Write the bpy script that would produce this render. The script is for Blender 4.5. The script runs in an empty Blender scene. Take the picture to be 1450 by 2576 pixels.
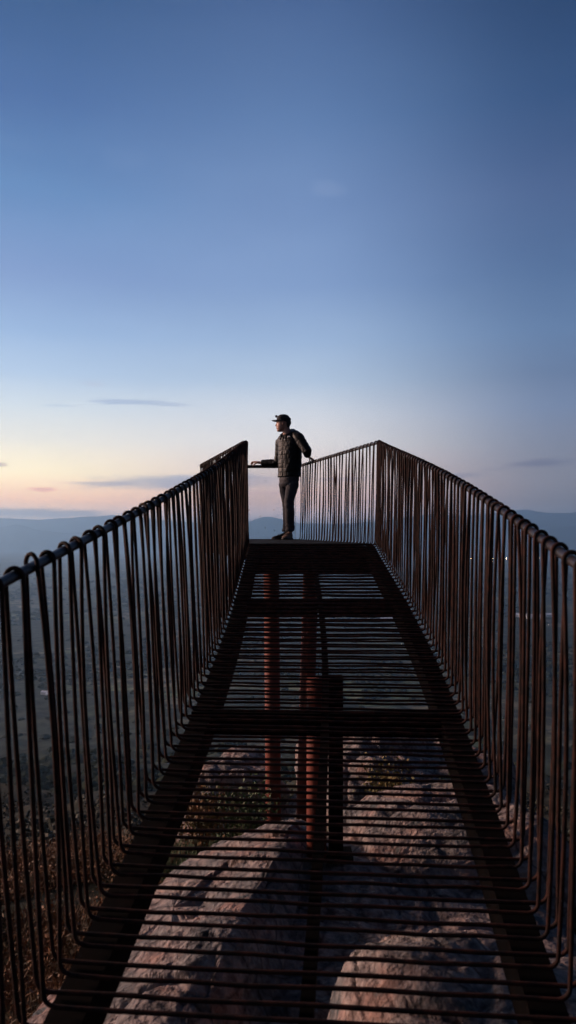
import bpy, math, random
import numpy as np
from mathutils import Vector, Matrix, noise as mnoise
R = math.radians
random.seed(7)
sc = bpy.context.scene
col = sc.collection
F = 1860.0                      # focal length and frame in the measuring units of the survey (1450 x 2576)
def at(x, y, d):                # a surveyed direction at a distance d in metres in front of the eye
    return Vector(((x-725)/F*d, d, (1355-y)/F*d))
def lin(c):
    return tuple(((v/255)/12.92 if v/255 <= .04045 else ((v/255+.055)/1.055)**2.4) for v in c)

# ------------------------------------------------------------------ mesh helpers
class MB:
    def __init__(s): s.v = []; s.f = []
    def add(s, vs, fs):
        o = len(s.v); s.v += [tuple(p) for p in vs]; s.f += [tuple(i+o for i in f) for f in fs]
    def tube(s, pts, r, n=8, closed=False, squash=None):
        pts = [Vector(p) for p in pts]; m = len(pts)
        rs = r if isinstance(r, (list, tuple)) else [r]*m
        tans = []
        for i in range(m):
            a = pts[(i-1) % m] if closed or i > 0 else pts[i]
            b = pts[(i+1) % m] if closed or i < m-1 else pts[i]
            t = b-a
            tans.append(t.normalized() if t.length > 1e-9 else Vector((0,0,1)))
        up = Vector((0,0,1)) if abs(tans[0].z) < .9 else Vector((1,0,0))
        u = tans[0].cross(up).normalized(); vs = []
        for i in range(m):
            u = (u - tans[i]*u.dot(tans[i])).normalized(); w = tans[i].cross(u)
            for k in range(n):
                a = 2*math.pi*k/n
                vs.append(pts[i] + (u*math.cos(a)+w*math.sin(a))*rs[i])
        fs = []
        for i in range(m if closed else m-1):
            j = (i+1) % m
            for k in range(n):
                l = (k+1) % n
                fs.append((i*n+k, i*n+l, j*n+l, j*n+k))
        if not closed:
            fs.append(tuple(range(n))[::-1]); fs.append(tuple((m-1)*n+k for k in range(n)))
        s.add(vs, fs)
    def loft(s, rings, caps=True):
        n = len(rings[0]); vs = [p for r in rings for p in r]; fs = []
        for i in range(len(rings)-1):
            for k in range(n):
                l = (k+1) % n
                fs.append((i*n+k, i*n+l, (i+1)*n+l, (i+1)*n+k))
        if caps:
            fs.append(tuple(range(n))[::-1]); fs.append(tuple((len(rings)-1)*n+k for k in range(n)))
        s.add(vs, fs)
    def beam(s, a, b, w, h, drop=0.0, side=None):      # rectangular bar, top face on a-b lowered by drop
        a = Vector(a); b = Vector(b); t = (b-a).normalized()
        sd = side if side else t.cross(Vector((0,0,1))).normalized()
        up = Vector((0,0,1)); vs = []
        for p in (a, b):
            for (i, j) in ((-1,0),(1,0),(1,-1),(-1,-1)):
                vs.append(p + sd*(w/2*i) + up*(h*j-drop))
        s.add(vs, [(0,1,2,3),(7,6,5,4),(0,4,5,1),(1,5,6,2),(2,6,7,3),(3,7,4,0)])
    def ball(s, c, rx, ry, rz, nu=14, nv=8, rot=None):
        rings = []
        for i in range(nv+1):
            a = -math.pi/2 + math.pi*i/nv
            ca, sa = math.cos(a)+1e-4, math.sin(a); ring = []
            for k in range(nu):
                p = Vector((rx*ca*math.cos(2*math.pi*k/nu), ry*ca*math.sin(2*math.pi*k/nu), rz*sa))
                if rot: p = rot @ p
                ring.append(Vector(c)+p)
            rings.append(ring)
        s.loft(rings)
    def build(s, name, mat, parent=None, smooth=True):
        me = bpy.data.meshes.new(name); me.from_pydata(s.v, [], s.f); me.update()
        if smooth: me.polygons.foreach_set('use_smooth', [True]*len(me.polygons))
        if mat: me.materials.append(mat)
        o = bpy.data.objects.new(name, me); col.objects.link(o)
        if parent: o.parent = parent
        return o
    def fused(s, name, mat, parent=None, voxel=.006, smooth=4, fn=None):   # one continuous skin over all the shapes
        o = s.build(name, mat, parent)
        m = o.modifiers.new('r', 'REMESH'); m.mode = 'VOXEL'; m.voxel_size = voxel
        if smooth:
            q = o.modifiers.new('s', 'SMOOTH'); q.iterations = smooth; q.factor = .5
        dg = bpy.context.evaluated_depsgraph_get()
        me = bpy.data.meshes.new_from_object(o.evaluated_get(dg))
        o.modifiers.clear(); old = o.data; o.data = me; bpy.data.meshes.remove(old); me.name = name
        if not me.materials: me.materials.append(mat)
        if fn:
            nr = [v.normal.copy() for v in me.vertices]
            for v, n_ in zip(me.vertices, nr): v.co = fn(v.co, n_)
            me.update()
        me.polygons.foreach_set('use_smooth', [True]*len(me.polygons))
        return o
def tag(o, label=None, cat=None, group=None, kind=None):
    for k, v in (('label', label), ('category', cat), ('group', group), ('kind', kind)):
        if v: o[k] = v
    return o
def empty(name, loc=(0,0,0)):
    o = bpy.data.objects.new(name, None); col.objects.link(o); o.location = loc; return o

# ------------------------------------------------------------------ materials
def mat(name, base, rough=.7, metal=0., noise=None, bump=None, spec=.5):
    """noise = (scale, colour2, lo, hi[, detail]); bump = (scale, strength, distance)"""
    m = bpy.data.materials.new(name); m.use_nodes = True; nt = m.node_tree; b = nt.nodes['Principled BSDF']
    b.inputs['Base Color'].default_value = (*base, 1); b.inputs['Roughness'].default_value = rough
    b.inputs['Metallic'].default_value = metal; b.inputs['Specular IOR Level'].default_value = spec
    geo = nt.nodes.new('ShaderNodeNewGeometry')
    if noise:
        n = nt.nodes.new('ShaderNodeTexNoise'); n.inputs['Scale'].default_value = noise[0]; n.inputs['Detail'].default_value = 6
        nt.links.new(geo.outputs['Position'], n.inputs['Vector'])
        mr = nt.nodes.new('ShaderNodeMapRange'); mr.inputs['From Min'].default_value = noise[2]; mr.inputs['From Max'].default_value = noise[3]
        nt.links.new(n.outputs['Fac'], mr.inputs['Value'])
        mx = nt.nodes.new('ShaderNodeMix'); mx.data_type = 'RGBA'
        mx.inputs['A'].default_value = (*base, 1); mx.inputs['B'].default_value = (*noise[1], 1)
        nt.links.new(mr.outputs['Result'], mx.inputs['Factor']); nt.links.new(mx.outputs['Result'], b.inputs['Base Color'])
    if bump:
        n = nt.nodes.new('ShaderNodeTexNoise'); n.inputs['Scale'].default_value = bump[0]; n.inputs['Detail'].default_value = 8
        nt.links.new(geo.outputs['Position'], n.inputs['Vector'])
        bp = nt.nodes.new('ShaderNodeBump'); bp.inputs['Strength'].default_value = bump[1]; bp.inputs['Distance'].default_value = bump[2]
        nt.links.new(n.outputs['Fac'], bp.inputs['Height']); nt.links.new(bp.outputs['Normal'], b.inputs['Normal'])
    return m
M = {}
M['rebar'] = mat('rusted_rebar', (.016,.0085,.0072), .7, 0, (23, (.060,.021,.0135), .40, .68), (160, .5, .002), .15)
M['rail'] = mat('dark_rail_steel', (.03,.026,.028), .45, .3, (14, (.05,.026,.02), .5, .75), (120, .3, .001))
M['steel'] = mat('dark_steel_beam', (.0045,.004,.004), .9, 0, (9, (.010,.006,.005), .45, .75), (70, .3, .002), .05)
M['deck'] = mat('deck_plate', (.015,.014,.015), .9, 0, (6, (.024,.021,.02), .4, .7), (60, .3, .001), .08)
M['orange'] = mat('red_oxide_pipe', (.22,.050,.030), .7, 0, (7, (.10,.026,.016), .5, .75), (90, .25, .001), .3)
M['skin'] = mat('skin', (.50,.25,.17), .5, 0, (60, (.45,.2,.14), .4, .7))
M['jacket'] = mat('quilted_nylon', (.0050,.0050,.0060), .5, 0, (40, (.009,.009,.0095), .4, .7), (220, .25, .0015), .22)
M['trousers'] = mat('grey_trousers', (.068,.064,.074), .85, 0, (35, (.048,.046,.055), .4, .7), (45, .5, .006))
M['cap'] = mat('dark_cap_cloth', (.012,.011,.013), .85, 0, (80, (.018,.016,.018), .4, .7))
M['strap'] = mat('headlamp_strap', (.035,.03,.033), .8)
M['plastic'] = mat('black_plastic', (.02,.018,.018), .4)
M['hair'] = mat('dark_hair', (.014,.01,.008), .7, 0, None, (300, .6, .002))
M['shoe'] = mat('dark_shoe', (.02,.016,.015), .7, 0, (50, (.03,.024,.02), .4, .7))
M['litshoe'] = mat('shoe_lit_upper', (.25,.16,.12), .75, 0, (40, (.16,.1,.08), .4, .7))  # mate of the dark shoe, its lit look painted into the colour
M['sole'] = mat('shoe_sole', (.08,.07,.065), .8)
M['white'] = mat('white_thread', (.75,.75,.75), .7)
M['wallwhite'] = mat('white_render_wall', (.7,.72,.74), .8, 0, (.3, (.6,.62,.64), .4, .7))
M['roofpale'] = mat('pale_sheet_roof', (.62,.68,.78), .5, 0, (.1, (.5,.57,.68), .4, .7))
M['roofdark'] = mat('tile_roof', (.25,.13,.1), .8, 0, (.4, (.16,.09,.07), .4, .7))
def emis(name, c, s):
    m = bpy.data.materials.new(name); m.use_nodes = True; b = m.node_tree.nodes['Principled BSDF']
    b.inputs['Base Color'].default_value = (*c, 1)
    b.inputs['Emission Color'].default_value = (*c, 1); b.inputs['Emission Strength'].default_value = s
    return m
M['lampwarm'] = emis('warm_town_lamp', (1, .60, .28), 120)
M['lampwhite'] = emis('white_town_lamp', (1, .86, .66), 14)

# ------------------------------------------------------------------ camera
cd = bpy.data.cameras.new('camera'); cam = bpy.data.objects.new('camera', cd); col.objects.link(cam)
cd.sensor_fit = 'VERTICAL'; cd.sensor_height = 36; cd.sensor_width = 36
cd.lens = 36*F/2576; cd.shift_y = (1355-1288)/2576
cam.location = (0,0,0); cam.rotation_euler = (R(90), 0, 0)
cd.clip_start = .05; cd.clip_end = 300000
cd.dof.use_dof = True; cd.dof.focus_distance = 10.6; cd.dof.aperture_fstop = 4.0
sc.camera = cam

# ------------------------------------------------------------------ the walkway
_cd = np.array([1.0,1.6,2.085,2.3,2.535,2.784,3.108,3.737,4.2,4.866,5.81,7.0,8.31])
_cx = np.array([-.03,.02,.06,.075,.092,.112,.139,.187,.218,.243,.258,.268,.272])
_pc = np.polyfit(_cd, _cx, 4)
DC, DE = 8.31, 11.05              # where it bends, where it ends
HW = .712
def stat(d):
    """centre x, floor z, lateral direction, rail height, lean left, lean right"""
    if d <= DC:
        cx = float(np.polyval(_pc, d)); sl = float(np.polyval(np.polyder(_pc), d))
        n = Vector((1, -sl, 0)).normalized()
        return cx, -1.645+.19*d, n, 1.175-.03*(d/DC), max(.012, .085-.009*d), .016
    t = (d-DC)/(DE-DC); cx = .262 + (-.553-.262)*t
    return cx, -.0661+.05*t, Vector((1,0,0)), 1.145-.042*t, .014, .016
def P(d, lat, h):
    cx, zf, n, H, ll, lr = stat(d)
    lean = (ll if lat < 0 else lr)*max(0, h)/1.16*(1 if lat > 0 else -1)
    if abs(lat) < HW-.1: lean = 0
    return Vector((cx, d, zf)) + n*(lat+lean) + Vector((0,0,h))
walk = empty('viewing_walkway', (0, DC, -.07))
walk['label'] = 'rusty rebar viewing walkway with looped railings running out to the man'
walk['category'] = 'walkway'
W0 = walk.location.copy()
def wb(m, name, mt, smooth=True, parent=walk):
    off = -W0
    m.v = [(x+off.x, y+off.y, z+off.z) for x, y, z in m.v]
    return m.build(name, M[mt] if isinstance(mt, str) else mt, parent, smooth)
RR, RO, LS, FR = .0068, .0155, .0226, .034     # bar radius, rail radius, loop radius, bend radius
def arc2(c, r, a0, a1, n): return [(c[0]+r*math.cos(a0+(a1-a0)*i/n), c[1]+r*math.sin(a0+(a1-a0)*i/n)) for i in range(n+1)]
def hoop(d0, ds, rnd):
    """one closed bent bar: floor bar, up inside, over the rail, down outside, back under the floor"""
    dm = d0+ds*.5
    H = stat(d0)[3]
    jt = {s: (rnd.gauss(0,.012), rnd.gauss(0,.011), abs(rnd.gauss(0,.0010))+(.016 if rnd.random()<.02 else 0)) for s in (-1,1)}
    jl = {s: (rnd.gauss(0,.009), rnd.gauss(0,.009)) for s in (-1,1)}
    wob = [rnd.gauss(0,.0017) for _ in range(8)]
    path = []                     # (along, lateral, height)
    for i in range(9):            # floor bar A, left to right
        t = i/8; path.append((d0+wob[i % 8]*1.4, -(HW-FR)+2*(HW-FR)*t, wob[(i*3) % 8]))
    def side(s):
        out = []
        hz = jt[s][2]
        for (a, b) in arc2((HW-FR, FR), FR, -math.pi/2, 0, 5)[1:]: out.append((0, a, b))
        for k in range(1, 7):
            t = k/7; out.append((t, HW + jl[s][0]*math.sin(t*3.1), FR+(H-FR)*t))
        for k in range(0, 9):
            a = math.pi*(1-k/8); out.append((1+k/8, HW+LS+LS*math.cos(a), H+(LS+hz)*math.sin(a)))
        for k in range(6, 0, -1):
            t = k/7; out.append((3-t, HW+2*LS + jl[s][1]*math.sin(t*3.1), FR+(H-FR)*t))
        for (a, b) in arc2((HW+2*LS-FR, FR-.005), FR, 0, -math.pi/2, 5): out.append((3, a, b))
        res = []
        for (q, l, h) in out:
            if q <= 1: al = d0 + q*(ds*.08+jt[s][0])
            elif q <= 2: al = d0 + (ds*.08+jt[s][0])*(2-q) + (ds*.14+jt[s][1])*(q-1)
            else: al = d0 + (ds*.14+jt[s][1])*(3-q) + dm_off*(q-2)
            res.append((al, s*l, h))
        return res
    dm_off = dm-d0
    path += side(1)
    for i in range(1, 8):
        t = i/8; path.append((dm+wob[(i+3) % 8]*1.4, (HW-FR)-2*(HW-FR)*t, -.005+wob[(i*5) % 8]))
    path += side(-1)[::-1]
    pts = [P(max(.3, a), l, h) for a, l, h in path[:-1]]
    m = MB(); m.tube(pts, RR, 8, closed=True)
    wb(m, 'bent_bar', 'rebar')
rnd = random.Random(3)
DS = .113
N1 = 65
for k in range(N1): hoop(DC-.03-DS*(N1-1-k), DS, rnd)
N2 = 26
DS2 = (DE-DC-.02)/N2
for k in range(N2): hoop(DC+.055+DS2*k, DS2, rnd)
# hand rails
for s in (-1, 1):
    pts = []
    d = .6
    while d < DC: pts.append(P(d, s*(HW+LS), stat(d)[3])); d += .25
    n0 = len(pts)
    for d in np.linspace(DC, DE+.03, 10): pts.append(P(float(d), s*(HW+LS), stat(float(d))[3]))
    m = MB(); m.tube(pts, RO, 12); wb(m, 'handrail', 'rail')
ze = stat(DE)[1]+stat(DE)[3]-.008
m = MB(); a = P(DE+.02, -(HW+LS), stat(DE)[3]-.008); b = P(DE+.02, HW+LS, stat(DE)[3]-.008)
m.tube([a, a*.5+b*.5, b], .024, 12); wb(m, 'end_rail', 'rail')
# glass end pane
gm = bpy.data.materials.new('clear_glass'); gm.use_nodes = True; nt = gm.node_tree
for n in list(nt.nodes):
    if n.type != 'OUTPUT_MATERIAL': nt.nodes.remove(n)
tr = nt.nodes.new('ShaderNodeBsdfTransparent'); tr.inputs['Color'].default_value = (.93,.95,.96,1)
gl = nt.nodes.new('ShaderNodeBsdfGlossy'); gl.inputs['Roughness'].default_value = .05
df = nt.nodes.new('ShaderNodeBsdfDiffuse'); df.inputs['Color'].default_value = (.25,.22,.2,1)
fr = nt.nodes.new('ShaderNodeFresnel'); fr.inputs['IOR'].default_value = 1.4
m1 = nt.nodes.new('ShaderNodeMixShader'); m2 = nt.nodes.new('ShaderNodeMixShader')
geo = nt.nodes.new('ShaderNodeNewGeometry'); ns = nt.nodes.new('ShaderNodeTexNoise'); ns.inputs['Scale'].default_value = 13; ns.inputs['Detail'].default_value = 8
mr = nt.nodes.new('ShaderNodeMapRange'); mr.inputs['From Min'].default_value = .66; mr.inputs['From Max'].default_value = .75; mr.inputs['To Max'].default_value = .35
L = nt.links.new
L(geo.outputs['Position'], ns.inputs['Vector']); L(ns.outputs['Fac'], mr.inputs['Value'])
L(fr.outputs[0], m1.inputs[0]); L(tr.outputs[0], m1.inputs[1]); L(gl.outputs[0], m1.inputs[2])
L(mr.outputs['Result'], m2.inputs[0]); L(m1.outputs[0], m2.inputs[1]); L(df.outputs[0], m2.inputs[2])
L(m2.outputs[0], nt.nodes['Material Output'].inputs['Surface'])
ge = mat('glass_edge', (.45,.55,.55), .2)
zd = stat(DE)[1]
m = MB(); m.beam((-1.24, DE+.02, zd+1.07), (.112, DE+.02, zd+1.07), .012, 1.055); g = wb(m, 'glass_panel', gm, False)
m = MB(); m.beam((.1125, DE+.02, zd+1.07), (.1165, DE+.02, zd+1.07), .012, 1.055); e = wb(m, 'panel_edge', ge, False, g)
# deck plate of the platform, its header box and edge channels
def plate(mb, d0, d1, lat, top, th):
    q = [P(d0,-lat,top), P(d0,lat,top), P(d1,lat,top), P(d1,-lat,top)]
    q2 = [p-Vector((0,0,th)) for p in q]
    mb.add(q+q2, [(0,1,2,3),(7,6,5,4),(0,4,5,1),(1,5,6,2),(2,6,7,3),(3,7,4,0)])
m = MB(); plate(m, DC+.02, DE+.06, HW-.03, .0105, .004); wb(m, 'deck_plate', 'deck', False)
m = MB(); plate(m, DC+.0, DC+.18, HW-.02, -.024, .30); wb(m, 'header_beam', 'steel', False)
m = MB(); plate(m, DE-.25, DE+.03, HW-.02, -.024, .16); wb(m, 'header_beam', 'steel', False)
for s in (-1, 1):
    pts = [P(float(d), s*(HW-.060), -.022) for d in np.linspace(.7, DC-.01, 22)]
    m = MB(); rings = []
    for i, p in enumerate(pts):
        rings.append([p+Vector((dx,0,dz)) for dx, dz in ((-.052,0),(.052,0),(.052,-.15),(-.052,-.15))])
    m.loft(rings); wb(m, 'side_beam', 'steel', False)
    m = MB(); rings = [[p+Vector((dx,0,dz)) for dx, dz in ((-.052,0),(.052,0),(.052,-.15),(-.052,-.15))] for p in (P(DC+.19, s*(HW-.060), -.022), P(DE-.26, s*(HW-.060), -.022))]
    m.loft(rings); wb(m, 'side_beam', 'steel', False)
m = MB(); rings = []
for d in np.linspace(.7, DC-.01, 22):
    p = P(float(d), 0, -.021); rings.append([p+Vector((dx,0,dz)) for dx, dz in ((-.02,0),(.02,0),(.02,-.05),(-.02,-.05))])
m.loft(rings); wb(m, 'spine_beam', 'steel', False)
for d in (1.75, 3.916, 6.10):
    for (l0, l1) in ((-(HW-.004), -.0205), (.0205, HW-.004)):
        m = MB(); m.beam(P(d, l0, -.0175), P(d, l1, -.0175), .085, .118); wb(m, 'cross_beam', 'steel', False)
# support posts
def pipe(name, a, b, r, mt, plate_w=None):
    m = MB(); m.tube([a, a*.5+b*.5, b], r, 20); o = wb(m, name, mt)
    return o
t1 = at(683,1440,8.62); t1.z = -.36; b1 = at(691,2100,8.62); b1.z = -4.6
t2 = at(783,1440,8.62); t2.z = -.36; b2 = at(756,2100,8.62); b2.z = -4.6
for a, b in ((t1,b1),(t2,b2)):
    o = pipe('support_pipe', a, b, .09, 'orange')
    m = MB(); m.beam(a+Vector((-.16,0,.06)), a+Vector((.16,0,.06)), .24, .06); wb(m, 'cap_plate', 'steel', False, o)
b3 = at(797,2150,4.42); t3 = at(797,1690,4.42); t3.z = stat(4.42)[1]-.03
pipe('support_pipe', t3, b3, .060, 'orange')
b4 = at(845,2165,4.46); t4 = at(845,1690,4.46); t4.z = stat(4.46)[1]-.03
m = MB(); rings = []
for p in (b4, t4): rings.append([p+Vector((dx,dy,0)) for dx, dy in ((-.042,-.04),(.042,-.04),(.042,.04),(-.042,.04))])
m.loft(rings); po = wb(m, 'square_post', 'steel', False)
m = MB(); q = b4.copy(); q.z += .05; m.beam(q+Vector((-.1,0,0)), q+Vector((.1,0,0)), .18, .02); wb(m, 'base_plate', 'steel', False, po)

# ------------------------------------------------------------------ ground
PS = np.array([0,2,4,8,20,60,200,500,800,1100,1500,1e6]); PD = np.array([0,.35,1.1,3.6,11.5,27,72,165,232,277,300,300.])
def fbm(x, y, z=0, o=5): return mnoise.fractal(Vector((x,y,z)), 1.0, 2.0, o)
def ground_z(x, y):
    s = math.hypot(max(0, y-4.2), max(0, abs(x+.2)-1.0)*.85) if y > -40 else math.hypot(max(0,abs(x)-1)*.85, max(0,-40-y))
    z = -2.35 - float(np.interp(s, PS, PD))
    r = math.hypot(x, y)
    if s < 1700:
        a = min(.16+.0*r, .16)
        z += fbm(x*.7, y*.7)*.13
        z += .42*math.exp(-((x+1.62)/.46)**2-((y-2.3)/1.1)**2)
        k = max(0, min(1, (s-5)/20))*max(0, min(1, (1650-s)/500))
        z += k*(fbm(x*.06+3, y*.06)*1.6 + fbm(x*.012, y*.012+9)*min(14, s*.06))
    return z
gmb = MB(); rad = [0.0] + [0.35*(1.0462**i) for i in range(271)]
rad = [r for r in rad if r < 44000] + [44000]
NA = 420
azs = []
for i in range(NA):
    t = i/NA*2-1                      # denser towards the view
    azs.append(math.pi*(t*.45+.55*t**3))
C0 = (0, 2.0)
vs = [(C0[0], C0[1], ground_z(*C0))]
for r in rad[1:]:
    for a in azs:
        x = C0[0]+r*math.sin(a); y = C0[1]+r*math.cos(a); vs.append((x, y, ground_z(x, y)))
fs = [(0, 1+k, 1+(k+1) % NA) for k in range(NA)]
for i in range(len(rad)-2):
    for k in range(NA):
        l = (k+1) % NA; fs.append((1+i*NA+k, 1+(i+1)*NA+k, 1+(i+1)*NA+l, 1+i*NA+l))
gmb.v = vs; gmb.f = fs
gmat = bpy.data.materials.new('hill_and_plain'); gmat.use_nodes = True; nt = gmat.node_tree; L = nt.links.new; N = nt.nodes.new
bs = nt.nodes['Principled BSDF']; bs.inputs['Roughness'].default_value = .95; bs.inputs['Specular IOR Level'].default_value = .1
geo = N('ShaderNodeNewGeometry')
def tex(kind, scale, detail=6, **kw):
    n = N(kind); n.inputs['Scale'].default_value = scale
    if 'Detail' in n.inputs: n.inputs['Detail'].default_value = detail
    L(geo.outputs['Position'], n.inputs['Vector']); return n
def ramp(src, pts):
    r = N('ShaderNodeValToRGB'); el = r.color_ramp.elements
    while len(el) < len(pts): el.new(.5)
    for e, (p, c) in zip(el, pts): e.position = p; e.color = (*c, 1)
    L(src, r.inputs[0]); return r
def mixc(f, a, b, mode='MIX'):
    n = N('ShaderNodeMix'); n.data_type = 'RGBA'; n.blend_type = mode
    for s, v in (('Factor', f), ('A', a), ('B', b)):
        if isinstance(v, (int, float)): n.inputs[s].default_value = v
        elif isinstance(v, tuple): n.inputs[s].default_value = (*v, 1)
        else: L(v, n.inputs[s])
    return n.outputs['Result']
vf = tex('ShaderNodeTexVoronoi', .0035); vr = ramp(vf.outputs['Color'], [(0,(.022,.036,.022)),(.35,(.045,.075,.038)),(.6,(.085,.12,.06)),(.85,(.16,.15,.11)),(1,(.03,.042,.03))])
nf = tex('ShaderNodeTexNoise', .0012, 8); nr = ramp(nf.outputs['Fac'], [(.38,(0,0,0)),(.55,(1,1,1))])
plainc = mixc(nr.outputs['Color'], (.028,.038,.028), vr.outputs['Color'])
nt2 = tex('ShaderNodeTexNoise', .03, 8); tr2 = ramp(nt2.outputs['Fac'], [(.36,(.22,.24,.25)),(.5,(.8,.8,.8)),(.64,(1.7,1.6,1.5))])
plainc = mixc(1.0, plainc, tr2.outputs['Color'], 'MULTIPLY')
nh = tex('ShaderNodeTexNoise', .9, 8); hr = ramp(nh.outputs['Fac'], [(.3,(.012,.014,.008)),(.52,(.035,.032,.018)),(.68,(.07,.045,.025)),(.8,(.11,.08,.06))])
sx = N('ShaderNodeSeparateXYZ'); L(geo.outputs['Position'], sx.inputs[0])
hm = N('ShaderNodeMapRange'); hm.inputs['From Min'].default_value = -230; hm.inputs['From Max'].default_value = -50; L(sx.outputs['Z'], hm.inputs['Value'])
L(mixc(hm.outputs['Result'], plainc, hr.outputs['Color']), bs.inputs['Base Color'])
bp = N('ShaderNodeBump'); bp.inputs['Strength'].default_value = .7; bp.inputs['Distance'].default_value = .12
nb = tex('ShaderNodeTexNoise', 3.0, 10); L(nb.outputs['Fac'], bp.inputs['Height']); L(bp.outputs['Normal'], bs.inputs['Normal'])
go = gmb.build('ground', gmat); tag(go, kind='structure')

# distant hills
hmat = mat('far_hills', (.035,.04,.03), .95, 0, (.0006, (.022,.03,.022), .4, .62), None, .1)
def ridge(dist, prof, thick, seed, rough):
    xs = [p[0] for p in prof]; ys = [p[1] for p in prof]
    m = MB(); U = 420; V = 26
    for j in range(V+1):
        t = j/V*2-1                                  # -1 front foot, 0 crest, 1 back foot
        for i in range(U+1):
            px = xs[0]+(xs[-1]-xs[0])*i/U
            d = dist + thick*t*(1+.25*fbm(px*.01, seed, 2))
            hc = (1355-float(np.interp(px, xs, ys)))/F*dist + 302
            x = (px-725)/F*(dist*.6+d*.4)
            hc *= 1+rough*(fbm(px*.022, seed, 0, 6)*.6+fbm(px*.11, seed, 4, 5)*.25)*.5
            sh = (1-abs(t))**1.15
            h = hc*sh*(1+.55*abs(t)*fbm(px*.05, t*3.5, seed, 5))
            m.v.append((x, d, -305+max(0, h)))
    for j in range(V):
        for i in range(U):
            a = j*(U+1)+i; m.f.append((a, a+1, a+U+2, a+U+1))
    return tag(m.build('hills', hmat), kind='structure')
ridge(20800, [(-1500,1310),(-900,1290),(-400,1300),(0,1303),(100,1307),(190,1302),(285,1295),(350,1301),(450,1312),(560,1316),(625,1313),(650,1303),(668,1299),(692,1301),(722,1310),(750,1316),(850,1318),(960,1310),(1085,1294),(1180,1296),(1277,1287),(1322,1281),(1350,1287),(1398,1291),(1450,1288),(1700,1284),(2200,1290),(3000,1300)], 1300, 3, .10)
ridge(18300, [(-1500,1330),(-700,1310),(-200,1328),(0,1327),(45,1318),(105,1335),(220,1342),(350,1352),(500,1358),(640,1352),(700,1345),(800,1356),(960,1357),(1085,1352),(1200,1341),(1300,1336),(1380,1328),(1450,1324),(1650,1312),(2200,1325),(3000,1330)], 800, 8, .20)

# pale river far out on the plain
wm = mat('river_water', (.25,.28,.3), .12); m = MB()
for i in range(41):
    px = 250+270*i/40; d = 16300+500*math.sin(i*.16)+300*fbm(i*.3, 2); w = 480*(.4+.6*math.sin(math.pi*i/40))
    m.v += [((px-725)/F*d, d-w, -300.6), ((px-725)/F*d, d+w, -300.6)]
for i in range(40): m.f.append((2*i, 2*i+2, 2*i+3, 2*i+1))
tag(m.build('river', wm), kind='structure')

# ------------------------------------------------------------------ rocks under the walkway
rmat = bpy.data.materials.new('pinkish_granite'); rmat.use_nodes = True; nt = rmat.node_tree; L = nt.links.new; N = nt.nodes.new
bs = nt.nodes['Principled BSDF']; bs.inputs['Roughness'].default_value = .9; bs.inputs['Specular IOR Level'].default_value = .2
geo = N('ShaderNodeNewGeometry')
n1 = tex('ShaderNodeTexNoise', 3.2, 8); c1 = ramp(n1.outputs['Fac'], [(.30,(.11,.11,.112)),(.42,(.24,.215,.205)),(.55,(.35,.275,.25)),(.66,(.33,.20,.165)),(.74,(.42,.38,.36))])
n2 = tex('ShaderNodeTexNoise', 17, 8); c2 = ramp(n2.outputs['Fac'], [(.33,(.45,.45,.47)),(.55,(1,1,1)),(.7,(1.2,1.15,1.1))])
cc = mixc(1.0, c1.outputs['Color'], c2.outputs['Color'], 'MULTIPLY')
n3 = tex('ShaderNodeTexNoise', 6.3, 6); c3 = ramp(n3.outputs['Fac'], [(.6,(0,0,0)),(.68,(1,1,1))])
cc = mixc(c3.outputs['Color'], cc, (.10,.105,.105))
v3 = tex('ShaderNodeTexVoronoi', 2.6); v3.feature = 'DISTANCE_TO_EDGE'; c4 = ramp(v3.outputs['Distance'], [(0,(.25,.24,.25)),(.03,(1,1,1))])
L(mixc(.85, cc, mixc(1.0, cc, c4.outputs['Color'], 'MULTIPLY')), bs.inputs['Base Color'])
nb = tex('ShaderNodeTexNoise', 34, 13); bp = N('ShaderNodeBump'); bp.inputs['Strength'].default_value = 1.0; bp.inputs['Distance'].default_value = .035
L(nb.outputs['Fac'], bp.inputs['Height']); L(bp.outputs['Normal'], bs.inputs['Normal'])
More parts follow.
